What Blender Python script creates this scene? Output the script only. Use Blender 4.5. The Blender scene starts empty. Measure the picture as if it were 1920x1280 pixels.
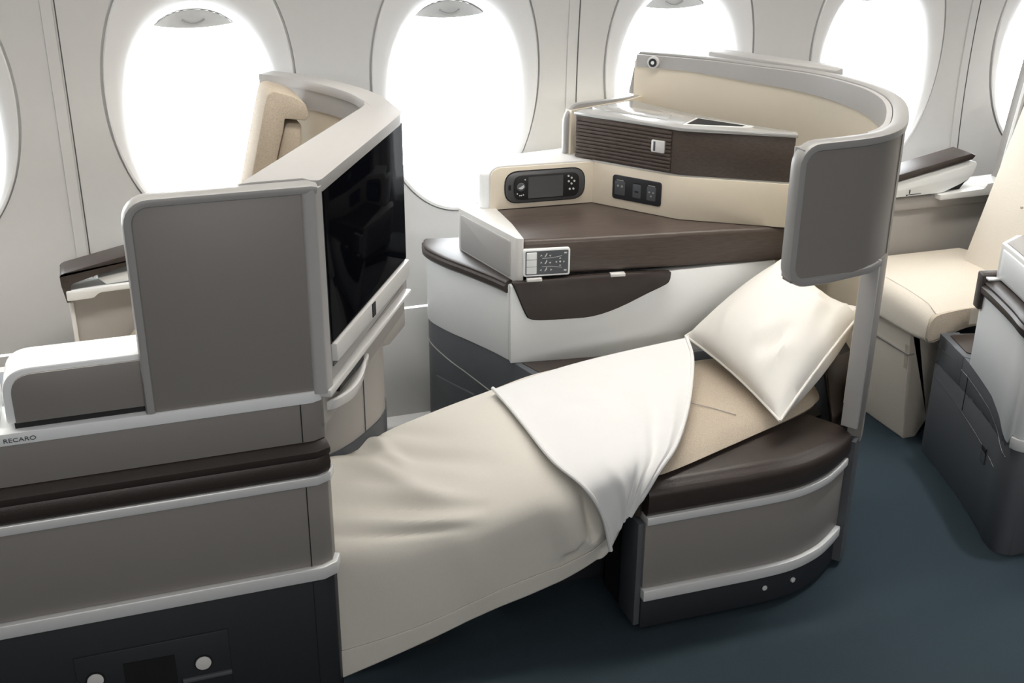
import bpy, bmesh, math, random
from mathutils import Vector, Matrix
random.seed(7)
C = bpy.context.scene.collection
S = bpy.context.scene
# ------------------------------------------------------------------ camera, world, lights, exposure
F_PX, PITCH, YAW, ROLL = 2176.8, 0.40427, 0.33972, 0.00733
_f = Vector((math.sin(YAW)*math.cos(PITCH), math.cos(YAW)*math.cos(PITCH), -math.sin(PITCH)))
_r = Vector((math.cos(YAW), -math.sin(YAW), 0)); _u = _r.cross(_f)
r2 = _r*math.cos(ROLL)+_u*math.sin(ROLL); u2 = _u*math.cos(ROLL)-_r*math.sin(ROLL)
cam = bpy.data.cameras.new('camera'); cam.sensor_width = 36; cam.lens = F_PX/1920*36; cam.clip_start = .01
co = bpy.data.objects.new('camera', cam); C.objects.link(co); S.camera = co
m = Matrix((r2, u2, -_f)).transposed().to_4x4(); m.translation = (0, 0, 1.46); co.matrix_world = m
w = bpy.data.worlds.new('world'); S.world = w; w.use_nodes = True
w.node_tree.nodes['Background'].inputs[0].default_value = (.93, .97, 1, 1)
w.node_tree.nodes['Background'].inputs[1].default_value = 12.0
S.view_settings.view_transform = 'Standard'; S.view_settings.look = 'None'
S.view_settings.exposure = 0.0; S.view_settings.gamma = 1; S.view_settings.use_curve_mapping = False
WX = [-.40+.62*k for k in range(-3, 7)]                     # window centres along the cabin
def area(name, loc, rot, sx, sy, power, col=(1, 1, 1), portal=False, spread=180):
    l = bpy.data.lights.new(name, 'AREA'); l.shape = 'RECTANGLE'; l.size = sx; l.size_y = sy
    l.energy = power; l.color = col; l.spread = math.radians(spread); l.cycles.is_portal = portal
    o = bpy.data.objects.new(name, l); C.objects.link(o); o.location = loc; o.rotation_euler = rot
    return o
for x in WX: area('window_portal', (x, 2.95, .87), (-math.pi/2, 0, 0), .40, .60, 1, portal=True)
area('ceiling_lamp', (.6, 2.05, 2.0), (math.radians(-4), 0, 0), 5.6, .16, 34, (1, .95, .88), spread=120)
area('aisle_lamp', (.8, .2, 2.03), (0, 0, 0), 5.6, .3, 8, (1, .97, .93), spread=150)
area('opposite_side_fill', (.5, -2.15, 1.6), (math.radians(84), 0, 0), 3.2, .5, 36, (1, .975, .95), spread=170)  # unseen fill added to brighten the aisle-facing panels; no fixture behind it
def spot(name, loc, tgt, power, ang, blend, col, rad=.03):
    l = bpy.data.lights.new(name, 'SPOT'); l.energy = power; l.spot_size = math.radians(ang); l.spot_blend = blend
    l.color = col; l.shadow_soft_size = rad
    o = bpy.data.objects.new(name, l); C.objects.link(o); o.location = loc
    o.rotation_euler = (Vector(tgt)-Vector(loc)).to_track_quat('-Z', 'Y').to_euler()
spot('overhead_spot', (1.25, 2.1, 1.98), (1.22, 1.98, .4), 2.5, 34, 1, (1, .95, .88))
spot('aisle_downlight', (1.9, 1.70, 1.98), (1.72, 1.78, 0), 60, 40, 1, (.95, .98, 1))
spot('overhead_spot', (.30, 2.12, 1.98), (.44, 2.44, .92), 13, 20, 1, (1, .94, .84))  # extra spot added to brighten the cream lining behind the left headrest
spot('overhead_spot', (2.1, 2.3, 1.98), (2.08, 2.35, .4), 12, 34, 1, (1, .93, .82))
spot('overhead_spot', (-.1, 2.0, 1.98), (-.1, 1.85, .7), 14, 30, 1, (1, .95, .88))
# ------------------------------------------------------------------ materials
def mat(name, col, rough=.5, metal=0, var=.05, scale=40, bump=0, bscale=300, coat=0, spec=.5, stretch=None):
    m = bpy.data.materials.new(name); m.use_nodes = True
    nt = m.node_tree; N = nt.nodes; L = nt.links; b = N['Principled BSDF']
    b.inputs['Roughness'].default_value = rough; b.inputs['Metallic'].default_value = metal
    b.inputs['Coat Weight'].default_value = coat; b.inputs['Specular IOR Level'].default_value = spec
    tc = N.new('ShaderNodeTexCoord'); mp = N.new('ShaderNodeMapping'); L.new(tc.outputs['Object'], mp.inputs[0])
    if stretch: mp.inputs['Scale'].default_value = stretch
    n = N.new('ShaderNodeTexNoise'); n.inputs['Scale'].default_value = scale; n.inputs['Detail'].default_value = 4
    L.new(mp.outputs[0], n.inputs['Vector'])
    r = N.new('ShaderNodeMix'); r.data_type = 'RGBA'
    r.inputs[6].default_value = (*[max(0, c*(1-var)) for c in col], 1)
    r.inputs[7].default_value = (*[min(1, c*(1+var)) for c in col], 1)
    L.new(n.outputs[0], r.inputs[0]); L.new(r.outputs[2], b.inputs['Base Color'])
    if bump:
        n2 = N.new('ShaderNodeTexNoise'); n2.inputs['Scale'].default_value = bscale; L.new(mp.outputs[0], n2.inputs['Vector'])
        bp = N.new('ShaderNodeBump'); bp.inputs['Strength'].default_value = bump; bp.inputs['Distance'].default_value = .002
        L.new(n2.outputs[0], bp.inputs['Height']); L.new(bp.outputs[0], b.inputs['Normal'])
    return m
M = dict(
    wall=mat('cabin_wall_plastic', (.62, .617, .605), .55, var=.02),
    ring=mat('window_shroud_plastic', (.76, .76, .755), .5, var=.01),
    dado=mat('dado_plastic', (.62, .62, .61), .5, var=.02),
    kick=mat('kick_rail_plastic', (.75, .75, .74), .4, var=.02),
    ceil=mat('ceiling_plastic', (.72, .72, .715), .7, var=.02),
    dim=mat('far_wall_plastic', (.10, .10, .105), .7, var=.05),
    carpet=mat('blue_carpet', (.034, .050, .061), .95, var=.35, scale=700, bump=.6, bscale=900, spec=.1),
    shell=mat('shell_grey_paint', (.44, .43, .42), .42, var=.02),
    trim=mat('shell_trim_grey', (.34, .335, .325), .38, var=.02),
    taupe=mat('taupe_laminate', (.245, .229, .214), .42, var=.02),
    body=mat('pale_taupe_plastic', (.37, .35, .325), .45, var=.02),
    char=mat('charcoal_plastic', (.085, .092, .102), .5, var=.05),
    dark=mat('dark_charcoal', (.022, .024, .029), .5, var=.05),
    black=mat('black_recess', (.006, .006, .007), .6),
    silver=mat('satin_silver', (.84, .84, .83), .35, metal=.3, var=.02),
    lip=mat('pale_silver_paint', (.70, .69, .67), .35, var=.02),
    white=mat('white_gloss_plastic', (.86, .88, .88), .3, var=.01),
    cream=mat('cream_lining', (.77, .69, .56), .5, var=.02),
    leather=mat('brown_leather', (.040, .030, .026), .38, var=.15, bump=.15, bscale=500),
    wood=mat('dark_wood_veneer', (.084, .064, .054), .38, var=.45, scale=6, stretch=(3, 30, 60)),
    fabric=mat('beige_tweed', (.50, .43, .345), .9, var=.30, scale=420, bump=.5, bscale=600, spec=.15),
    seat=mat('cream_seat_fabric', (.69, .63, .54), .8, var=.10, scale=500, bump=.3, bscale=600, spec=.2),
    duvet=mat('ivory_blanket', (.65, .62, .56), .85, var=.03, scale=200, bump=.12, bscale=700, spec=.15),
    sheet=mat('white_sheet', (.74, .74, .735), .8, var=.01, spec=.2),
    pillow=mat('cream_pillow_cotton', (.82, .80, .755), .75, var=.02, spec=.25),
    lcd=mat('grey_lcd', (.085, .085, .087), .25, var=.02),
    icon=mat('pale_icon_print', (.62, .62, .62), .5, var=0),
    glossg=mat('pale_gloss_top', (.52, .52, .51), .14, metal=.35, var=.01),
)
gm = bpy.data.materials.new('window_glass'); gm.use_nodes = True
_n = gm.node_tree; _n.nodes.clear()
_o = _n.nodes.new('ShaderNodeOutputMaterial'); _t = _n.nodes.new('ShaderNodeBsdfTransparent'); _g = _n.nodes.new('ShaderNodeBsdfGlossy')
_x = _n.nodes.new('ShaderNodeMixShader'); _x.inputs[0].default_value = .04; _g.inputs['Roughness'].default_value = .02
_n.links.new(_t.outputs[0], _x.inputs[1]); _n.links.new(_g.outputs[0], _x.inputs[2]); _n.links.new(_x.outputs[0], _o.inputs[0])
M['glass'] = gm
sm = bpy.data.materials.new('dark_screen'); sm.use_nodes = True; _n = sm.node_tree; _n.nodes.clear()
_o = _n.nodes.new('ShaderNodeOutputMaterial'); _t = _n.nodes.new('ShaderNodeBsdfDiffuse'); _g = _n.nodes.new('ShaderNodeBsdfGlossy')
_x = _n.nodes.new('ShaderNodeMixShader'); _x.inputs[0].default_value = .014; _g.inputs['Roughness'].default_value = .06
_t.inputs[0].default_value = (.0025, .003, .005, 1)
_n.links.new(_t.outputs[0], _x.inputs[1]); _n.links.new(_g.outputs[0], _x.inputs[2]); _n.links.new(_x.outputs[0], _o.inputs[0])
M['screen'] = sm
# ------------------------------------------------------------------ helpers
V = Vector
def B(): return bmesh.new()
def thing(name, label, cat, loc, group=None):
    o = bpy.data.objects.new(name, None); C.objects.link(o); o.location = loc; o.empty_display_size = .05
    o['label'] = label; o['category'] = cat
    if group: o['group'] = group
    return o
def root_loc(p):
    v = V((0, 0, 0))
    while p: v += p.location; p = p.parent
    return v
def part(name, bm, mt, parent=None, bevel=0, seg=2, ang=35, label=None, structure=False):
    bmesh.ops.remove_doubles(bm, verts=bm.verts, dist=1e-5)
    bmesh.ops.recalc_face_normals(bm, faces=bm.faces)
    if bevel:
        es = [e for e in bm.edges if len(e.link_faces) == 2 and e.calc_face_angle(0) > math.radians(ang)]
        bmesh.ops.bevel(bm, geom=es, offset=bevel, segments=seg, profile=.5, affect='EDGES', clamp_overlap=True)
    off = root_loc(parent)
    bmesh.ops.translate(bm, verts=bm.verts, vec=-off)
    me = bpy.data.meshes.new(name); bm.to_mesh(me); bm.free()
    for p in me.polygons: p.use_smooth = True
    me.set_sharp_from_angle(angle=math.radians(38))
    me.materials.append(M[mt] if isinstance(mt, str) else mt)
    o = bpy.data.objects.new(name, me); C.objects.link(o)
    if parent: o.parent = parent
    if label: o['label'] = label
    if structure: o['kind'] = 'structure'
    return o
def loft(bm, rings, closed=True, caps=True):
    vs = [[bm.verts.new(p) for p in r] for r in rings]
    n = len(vs[0])
    for a, b in zip(vs, vs[1:]):
        for i in range(n if closed else n-1):
            j = (i+1) % n
            try: bm.faces.new((a[i], a[j], b[j], b[i]))
            except ValueError: pass
    if caps and closed:
        bm.faces.new(vs[0]); bm.faces.new(vs[-1])
    return bm
def prism(pts, z0, z1, bm=None):
    bm = bm or B(); loft(bm, [[(x, y, z0) for x, y in pts], [(x, y, z1) for x, y in pts]]); return bm
def box(x0, x1, y0, y1, z0, z1, bm=None): return prism([(x0, y0), (x1, y0), (x1, y1), (x0, y1)], z0, z1, bm)
def slab(pts, vec, bm=None):
    bm = bm or B(); v = V(vec); loft(bm, [[V(p) for p in pts], [V(p)+v for p in pts]]); return bm
def xz(pts, y0, y1, bm=None): return slab([(x, y0, z) for x, z in pts], (0, y1-y0, 0), bm)
def cr(pts, n):
    """Catmull-Rom through pts, n samples a span"""
    P = [V(p) for p in pts]; P = [P[0]*2-P[1]]+P+[P[-1]*2-P[-2]]; out = []
    for i in range(1, len(P)-2):
        a, b, c, d = P[i-1:i+3]
        for k in range(n):
            t = k/n
            out.append(.5*((2*b)+(c-a)*t+(2*a-5*b+4*c-d)*t*t+(3*b-a-3*c+d)*t**3))
    out.append(P[-2]); return out
def rnd(pts, r, seg=6):
    """rounded corners; r a number or a list"""
    out = []; n = len(pts)
    for i in range(n):
        rr = r[i] if isinstance(r, (list, tuple)) else r
        p, a, b = V(pts[i]), V(pts[i-1]), V(pts[(i+1) % n])
        if rr <= 0: out.append(tuple(p)); continue
        da, db = (a-p).normalized(), (b-p).normalized()
        q0, q1 = p+da*rr, p+db*rr
        for k in range(seg+1):
            t = k/seg; out.append(tuple((1-t)**2*q0+2*t*(1-t)*p+t*t*q1))
    return out
def normals(path):
    ns = []
    for i in range(len(path)):
        a = V(path[max(i-1, 0)]); b = V(path[i]); c = V(path[min(i+1, len(path)-1)])
        d1 = (b-a).normalized() if i else (c-b).normalized(); d2 = (c-b).normalized() if i < len(path)-1 else d1
        n1, n2 = V((d1.y, -d1.x)), V((d2.y, -d2.x)); k = (n1+n2).normalized()
        ns.append(k/max(.4, k.dot(n1)))
    return ns
def sweep(path, prof, bm=None):
    """closed profile (o outward to the right of travel, z) along a plan path"""
    bm = bm or B(); path = [V(p[:2]) for p in path]; ns = normals(path)
    loft(bm, [[(p.x+n.x*o, p.y+n.y*o, z) for o, z in prof] for p, n in zip(path, ns)]); return bm
def rect(o0, o1, z0, z1): return [(o0, z0), (o1, z0), (o1, z1), (o0, z1)]
class Along:
    def __init__(s, path):
        s.p = [V(p[:2]) for p in path]; s.n = normals(s.p); s.s = [0]
        for a, b in zip(s.p, s.p[1:]): s.s.append(s.s[-1]+(b-a).length)
        s.L = s.s[-1]
    def at(s, t):
        t = min(max(t, 0), s.L)
        for i in range(len(s.s)-1):
            if t <= s.s[i+1]+1e-9:
                k = (t-s.s[i])/(s.s[i+1]-s.s[i]); return s.p[i].lerp(s.p[i+1], k), s.n[i].lerp(s.n[i+1], k).normalized()
    def sub(s, a, b, n=None):
        n = n or max(2, int((b-a)/.012)); return [s.at(a+(b-a)*i/n)[0] for i in range(n+1)]
def ribbon(al, sz, wd, ht, off=0, bm=None):
    """rounded trim that follows (s,z) points on the surface of an Along path"""
    bm = bm or B(); rings = []; n = len(sz)
    for i, (s, z) in enumerate(sz):
        a, b = sz[max(i-1, 0)], sz[min(i+1, n-1)]
        ds, dz = b[0]-a[0], b[1]-a[1]; l = math.hypot(ds, dz) or 1; ds /= l; dz /= l
        p, nn = al.at(s); tg = V((-nn.y, nn.x))
        N3 = V((nn.x, nn.y, 0)); B3 = V((tg.x*-dz, tg.y*-dz, ds)); O = V((p.x, p.y, z))
        ring = []
        for k in range(12):
            t = 2*math.pi*k/12; c, sn = math.cos(t), math.sin(t)
            e = .55
            ring.append(O+N3*(off+wd/2*math.copysign(abs(c)**e, c))+B3*(ht/2*math.copysign(abs(sn)**e, sn)))
        rings.append(ring)
    loft(bm, rings); return bm
class Fr:
    """vertical plane through plan points a,b: local (along, z, out)"""
    def __init__(s, a, b):
        a, b = V(a), V(b); s.o = a; s.u = (b-a).normalized(); s.n = V((s.u.y, -s.u.x)); s.L = (b-a).length
    def P(s, a, z, n=0):
        p = s.o+s.u*a+s.n*n; return V((p.x, p.y, z))
    def panel(s, pts, n0, n1, bm=None):
        bm = bm or B(); loft(bm, [[s.P(a, z, n0) for a, z in pts], [s.P(a, z, n1) for a, z in pts]]); return bm
    def rr(s, a0, a1, z0, z1, r, n0, n1, bm=None):
        pts = [(a0, z0), (a1, z0), (a1, z1), (a0, z1)]
        return s.panel(rnd(pts, r) if r else pts, n0, n1, bm)
    def disc(s, a, z, r, n0, n1, bm=None, k=20):
        return s.panel([(a+r*math.cos(2*math.pi*i/k), z+r*math.sin(2*math.pi*i/k)) for i in range(k)], n0, n1, bm)
def tube(pts, r, bm=None, k=8):
    bm = bm or B(); P = [V(p) for p in pts]; rings = []
    for i, p in enumerate(P):
        t = (P[min(i+1, len(P)-1)]-P[max(i-1, 0)]).normalized()
        a = t.cross(V((0, 0, 1))); a = a.normalized() if a.length > .01 else V((1, 0, 0)); b = a.cross(t)
        rings.append([p+a*r*math.cos(2*math.pi*j/k)+b*r*math.sin(2*math.pi*j/k) for j in range(k)])
    loft(bm, rings); return bm
def cushion(quad, h, bm=None, n=16, crown=.3, edge=5):
    """soft slab on four plan corners (x,y,z) ccw, thickness h, crowned top"""
    bm = bm or B(); q = [V(p) for p in quad]
    def pt(u, v): return q[0]*(1-u)*(1-v)+q[1]*u*(1-v)+q[2]*u*v+q[3]*(1-u)*v
    top, bot = [], []
    for i in range(n+1):
        rt, rb = [], []
        for j in range(n+1):
            u, v = i/n, j/n
            f = (1-abs(2*u-1)**edge)*(1-abs(2*v-1)**edge); f = max(f, 0)**.5
            p = pt(u, v); p = p.lerp(pt(.5, .5), .10*(abs(2*u-1)*abs(2*v-1))**5)
            rt.append(p+V((0, 0, h*(.5+.5*f)+crown*h*f*(1-(2*u-1)**2)*(1-(2*v-1)**2)))); rb.append(p+V((0, 0, h*.5*(1-f))))
        top.append(rt); bot.append(rb)
    loft(bm, top, closed=False); loft(bm, bot, closed=False); return bm

# ================================================================== the cabin
def wy(z): return 2.808-(z-.85)**2/5.6
X0, X1 = WX[0]-.31, WX[-1]+.31
part('floor', box(X0-.05, X1+.05, -2.3, 2.78, -.05, 0), 'carpet', structure=True)
part('ceiling', box(X0-.05, X1+.05, -2.3, 2.8, 2.05, 2.1), 'ceil', structure=True)
part('wall_aisle', box(X0-.05, X1+.05, -2.35, -2.3, -.05, 2.1), 'dim', structure=True)
part('wall_front', box(X0-.1, X0-.05, -2.35, 2.9, -.05, 2.1), 'dim', structure=True)
part('wall_rear', box(X1+.05, X1+.1, -2.35, 2.9, -.05, 2.1), 'dim', structure=True)
EA, EB, EZ = .222, .348, .93                                # shroud oval
GA, GB, GZ = .162, .245, .858                               # glass oval
ZL, ZH = .345, 1.36
NW = 72
def ell(t, a, b, zc, e=1.0):
    c, s = math.cos(t), math.sin(t)
    return (a*math.copysign(abs(c)**e, c), zc+b*math.copysign(abs(s)**e, s))
def rectpt(t):
    c, s = math.cos(t), math.sin(t); hx = .31
    k = min(hx/abs(c) if abs(c) > 1e-6 else 9e9, ((ZH-EZ) if s > 0 else (EZ-ZL))/abs(s) if abs(s) > 1e-6 else 9e9)
    return (c*k, EZ+s*k)
bm = B()
angs = sorted([2*math.pi*i/NW for i in range(NW)]+[math.atan2(dz, dx) % (2*math.pi) for dx in (-.31, .31) for dz in (ZH-EZ, ZL-EZ)])
for x in WX:
    rings = []
    for k in range(5):
        f = k/4; ring = []
        for t in angs:
            a, b = rectpt(t), ell(t, EA, EB, EZ)
            px, pz = a[0]+(b[0]-a[0])*f, a[1]+(b[1]-a[1])*f
            ring.append((x+px, wy(pz), pz))
        rings.append(ring)
    rings.append([(x+ell(t, EA-.0005, EB-.0005, EZ)[0], wy(ell(t, EA, EB, EZ)[1])+.010, ell(t, EA-.0005, EB-.0005, EZ)[1]) for t in angs])
    rings.append([(x+ell(t, EA-.012, EB-.012, EZ)[0], wy(ell(t, EA, EB, EZ)[1])+.011, ell(t, EA-.012, EB-.012, EZ)[1]) for t in angs])
    loft(bm, rings, caps=False)
zz = [ZH+(2.06-ZH)*i/8 for i in range(9)]
loft(bm, [[(X0, wy(z), z) for z in zz], [(X1, wy(z), z) for z in zz]], closed=False)
part('wall_window', bm, 'wall', structure=True)
for i, x in enumerate(WX):                                   # window units
    bm = B(); rings = []
    ts = [2*math.pi*k/NW for k in range(NW)]
    def ring(f, depth, e=1.0, da=0):
        out = []
        for t in ts:
            a, b = ell(t, EA+da, EB+da, EZ), ell(t, GA, GB, GZ, .9)
            px, pz = a[0]+(b[0]-a[0])*f, a[1]+(b[1]-a[1])*f
            out.append((x+px, wy(pz)+depth, pz))
        return out
    rings.append(ring(0, .03, da=-.006)); rings.append(ring(0, -.001, da=-.006)); rings.append(ring(0, -.004, da=-.010))
    for f, d in ((.12, -.004), (.3, -.002), (.5, .001), (.7, .006), (.84, .015), (.94, .034), (1, .075)): rings.append(ring(f, d))
    loft(bm, rings, caps=False)
    wo = part('window_%d' % (i+1), bm, 'ring', structure=True)
    bm = B(); bm.faces.new([bm.verts.new((x+a, 2.888, z)) for a, z in [ell(t, GA*.995, GB*.995, GZ, .9) for t in ts]])
    part('window_pane', bm, 'glass', wo)
    top = [ell(math.pi*(.5-.42*(1-2*k/24)), GA*1.0, GB*1.0, GZ, .9) for k in range(25)]
    top = [p for p in top if p[1] > 1.066]
    bot = [(top[-1][0]+(top[0][0]-top[-1][0])*k/10, top[0][1]-.008*(1-(2*k/10-1)**2)) for k in range(1, 10)]
    bm = slab([(x+a, 2.862, z) for a, z in top+bot], (0, .012, 0))
    sh = part('window_shade', bm, 'dado', wo)
    part('shade_grip', tube([(x+a, 2.860, 1.082-.010*(1-(a/.026)**2)) for a in [-.026+.052*k/10 for k in range(11)]], .0022), 'trim', sh)
# lower wall, kick rail and the raised seams at every second frame
lo = [(wy(ZL)-.004, ZL-.004), (wy(.19)-.002, .19), (2.672, .082), (2.672, .03), (2.76, .03), (2.86, .2), (2.86, ZL-.004)]
bm = B(); loft(bm, [[(X0, y, z) for y, z in lo], [(X1, y, z) for y, z in lo]]); part('baseboard_window', bm, 'dado', structure=True)
lo = [(2.672, .078), (2.640, .070), (2.634, .064), (2.634, 0), (2.70, 0), (2.70, .078)]
bm = B(); loft(bm, [[(X0, y, z) for y, z in lo], [(X1, y, z) for y, z in lo]]); part('trim_1', bm, 'kick', structure=True, bevel=.003)
for q, x in enumerate([WX[0]+.93+1.24*k for k in range(4)]):
    bm = B(); zs = [ZL+.002+(1.9-ZL)*i/24 for i in range(25)]
    loft(bm, [[(x-.017, wy(z)+.004, z), (x-.015, wy(z)-.0045, z), (x+.009, wy(z)-.0045, z), (x+.013, wy(z)+.004, z)] for z in zs])
    part('trim_%d' % (q+2), bm, 'wall', structure=True)
    bm = B(); loft(bm, [[(x+.013, wy(z)+.004, z), (x+.0135, wy(z)-.0012, z), (x+.0160, wy(z)-.0012, z), (x+.0165, wy(z)+.004, z)] for z in zs])
    part('trim_%d' % (q+12), bm, 'lcd', structure=True)

# ================================================================== front-left shell with the screen
SH = [(1.147, 1.733), (1.22, 1.736), (1.30, 1.744), (1.36, 1.764), (1.42, 1.806), (1.478, 1.872), (1.538, 1.955), (1.582, 2.035), (1.61, 2.12), (1.618, 2.20),
      (1.608, 2.31), (1.575, 2.40), (1.525, 2.48), (1.46, 2.585), (1.395, 2.665), (1.318, 2.742), (1.302, 2.756)]
shell_path = cr([(x, y) for x, y in SH], 5)
RT = Along(shell_path)
def s_at_x(al, x):
    for i in range(len(al.p)-1):
        if al.p[i].x <= x <= al.p[i+1].x: return al.s[i]+(x-al.p[i].x)/(al.p[i+1].x-al.p[i].x)*(al.s[i+1]-al.s[i])
def arc(c, r, a0, a1, n=6): return [(c[0]+r*math.cos(math.radians(a0+(a1-a0)*k/n)), c[1]+r*math.sin(math.radians(a0+(a1-a0)*k/n))) for k in range(n+1)]

A, Bq = (.287, 1.732), (.552, 2.211)
TV = Fr(A, Bq)
g = thing('seat_shell', 'grey seat shell with big black screen on its slanted face, by the bed foot', 'seat shell', (.25, 1.95, .6))
fp = Fr((.0, 1.735), (.283, 1.735))
part('side_panel', fp.panel([(.012, .629), (.283, .629), (.283, .966), (.012, .966)], -.03, 0), 'taupe', g, bevel=.002)
al = Along([(.0, 1.722), (.15, 1.722), (.292, 1.722)])
sz = [(.010, .632), (.010, .72), (.010, .85), (.010, .938)]+arc((.042, .940), .032, 180, 90)+[(.08, .972), (.2, .972), (.284, .972), (.292, .970)]
part('panel_trim', ribbon(al, sz, .040, .016, off=-.026), 'trim', g)
house = [(.283, 1.737), (.290, 1.734), (.300, 1.742), (.30+.02, 1.78)]
plan = [(.19, 1.766), (.268, 1.735), (.283, 1.731), (.294, 1.736), tuple(TV.P(.03, 0, 0).xy), tuple(TV.P(.50, 0, 0).xy), tuple(TV.P(.535, 0, -.004).xy), tuple(TV.P(.547, 0, -.02).xy), (.535, 2.30), (.500, 2.31), (.470, 2.245)]
part('screen_housing', prism(plan, .632, .958), 'shell', g, bevel=.003)
LBK = [(.545, 2.20), (.545, 2.30), (.535, 2.40), (.515, 2.475), (.480, 2.56), (.432, 2.645), (.372, 2.715)]
lp = [tuple(p) for p in cr(LBK, 5)]
lin = [tuple(p-n*.046) for p, n in zip([V(q) for q in lp], normals(lp))]
cap = [(.178, 1.762), (.200, 1.7685), (.277, 1.7685), (.288, 1.752), (.298, 1.748), tuple(TV.P(.03, 0, .005).xy), tuple(TV.P(.50, 0, .005).xy), tuple(TV.P(.535, 0, .001).xy)]+lp[1:]+list(reversed(lin))[:-3]+[(.497, 2.314), (.492, 2.285), (.478, 2.256), (.464, 2.234)]
part('top_cap', prism(cap, .961, .981), 'shell', g, bevel=.006, seg=3)
part('corner_post', prism(rnd([(.268, 1.731), (.288, 1.727), (.304, 1.750), (.29, 1.78), (.262, 1.76)], .006), .626, .972), 'shell', g)
# screen, bar and the slanted lower housing
sc = part('screen', TV.panel([(.041, .700), (.522, .684), (.522, .962), (.036, .966)], -.02, .004), 'screen', g, bevel=.002)
part('screen_edge', TV.panel([(.0365, .697), (.526, .681), (.526, .9645), (.0325, .9685)], -.02, .001), 'black', sc)
bar = part('screen_bar', TV.panel([(.043, .664), (.524, .645), (.523, .6815), (.0405, .6975)], -.02, .010), 'lip', g, bevel=.003)
part('sensor_window', TV.panel([(.248, .662), (.268, .661), (.268, .687), (.248, .688)], .004, .0115), 'black', bar)
part('bar_groove', TV.panel([(.043, .655), (.528, .636), (.528, .643), (.043, .662)], -.01, .0015), 'char', g)
part('ledge_trim', TV.panel([(.0, .617), (.537, .604), (.537, .612), (.0, .631)], -.05, .009), 'lip', g, bevel=.003)
up = [tuple(TV.P(.0, 0, -.006).xy), tuple(TV.P(.535, 0, -.006).xy), tuple(TV.P(.545, 0, -.02).xy), (.53, 2.29), (.40, 2.29), (.25, 1.80)]
part('upper_skirt', prism(up, .560, .622), 'body', g, bevel=.004)
sk_ = [tuple(TV.P(a, 0, n).xy) for a, n in ((.43, -.012), (.535, -.006), (.547, -.02))]+[(.53, 2.29), (.46, 2.29), (.44, 2.10)]
part('skirt_block', prism(sk_, .528, .575), 'body', g, bevel=.004)
lowp = [tuple(p) for p in cr([(.20, 2.004), (.314, 2.010), (.371, 2.026), (.414, 2.050), (.452, 2.078), (.470, 2.112), (.468, 2.17), (.45, 2.30)], 5)]
part('lower_body', prism(lowp+[(.18, 2.30)], .350, .56), 'body', g)
LW_ = Along(lowp)
ss = LW_.s[15]
part('body_seam', ribbon(LW_, [(ss, z) for z in (.352, .42, .50, .558)], .004, .0016), 'char', g)
bm = B(); rings = []; pp = LW_.sub(0, LW_.L, 40); nn_ = normals(pp)
for k, (p, n_) in enumerate(zip(pp, nn_)):
    f = max(0, (LW_.L*k/40-.08)/(LW_.L-.20)); z = .352+.075*min(1.3, f)**1.6
    rings.append([(p.x+n_.x*o, p.y+n_.y*o, zz_) for o, zz_ in ((-.01, .346), (.003, .346), (.003, z), (-.01, z))])
loft(bm, rings); part('base_band', bm, 'char', g)
# literature pocket: slot under a curved lip
pk = part('literature_pocket', TV.panel([(.06, .600), (.205, .594), (.205, .606), (.075, .614)], -.03, .003), 'black', g)
bm = B(); rings = []
for k in range(17):
    t = k/16; a = .018+.212*t; o = .006+.013*math.sin(math.pi*min(1, t*1.1))**.7 if t < .9 else .006+.013*(1-t)/.1*.4
    zt = .604-.006*t-.010*math.sin(math.pi*t)
    rings.append([TV.P(a, zt, o), TV.P(a, zt-.018-.004*math.sin(math.pi*t), o-.004), TV.P(a, zt-.030, -.034), TV.P(a, zt+.001, o-.007)])
loft(bm, rings); part('pocket_lip', bm, 'lip', pk, bevel=.002)
# curved back of the shell round the seat in front
DX = -1.098
LT = Along(lp)
part('curved_wall', sweep(lp, rect(-.03, 0, .60, .962)), 'shell', g)
part('lining', sweep(lp, rect(-.036, -.0305, .62, .95)), 'cream', g)
part('inner_band', sweep(lp, rect(-.042, -.0305, .918, .962)), 'shell', g)
part('inner_panel', Fr((.466, 2.262), (.19, 1.785)).panel([(.0, .5), (.53, .5), (.53, .955), (0, .955)], 0, .006), 'cream', g)
part('end_trim', ribbon(LT, [(LT.L-.001, .975), (LT.L-.001, .93), (LT.L-.001, .85), (LT.L-.001, .62)], .044, .016, off=-.020), 'trim', g)

# ================================================================== front-left aisle console with armrest band
g = thing('aisle_console', 'low grey console with silver strips and dark armrest band, at the left along the aisle', 'console', (-.15, 1.8, 0))
cp = [(-.64, 1.735), (-.2, 1.735), (.262, 1.735), (.283, 1.745), (.292, 1.768)]
part('upper_panel', sweep(cp, rect(-.028, 0, .538, .611)), 'taupe', g, bevel=.0015)
part('silver_strip', sweep(cp[:4], rect(-.10, .004, .611, .631)), 'white', g, bevel=.003)
part('armrest_pad', sweep(cp[:4], [(-.03, .475), (.004, .475), (.010, .484), (.012, .498), (.008, .509), (.013, .516), (.013, .524), (.004, .534), (-.008, .540), (-.03, .541)]), 'leather', g)
part('silver_strip', sweep(cp, rect(-.03, .007, .456, .474)), 'silver', g, bevel=.003)
part('middle_panel', sweep(cp, rect(-.028, 0, .294, .456)), 'taupe', g, bevel=.0015)
part('silver_strip', sweep(cp, rect(-.03, .009, .267, .293)), 'silver', g, bevel=.003)
part('base_panel', sweep(cp, rect(-.028, .001, .0, .267)), 'dark', g, bevel=.0015)
for a, z0, z1 in ((.243, .54, .611), (.243, .294, .456), (.243, .0, .267)):
    part('panel_seam', box(a, a+.0015, 1.7335, 1.738, z0, z1), 'black', g)
part('carcass', box(-.64, .06, 1.765, 2.05, .0, .600), 'dark', g)
cpn = Fr((-.6, 1.734), (.3, 1.734))                           # local a = x + .6
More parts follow.
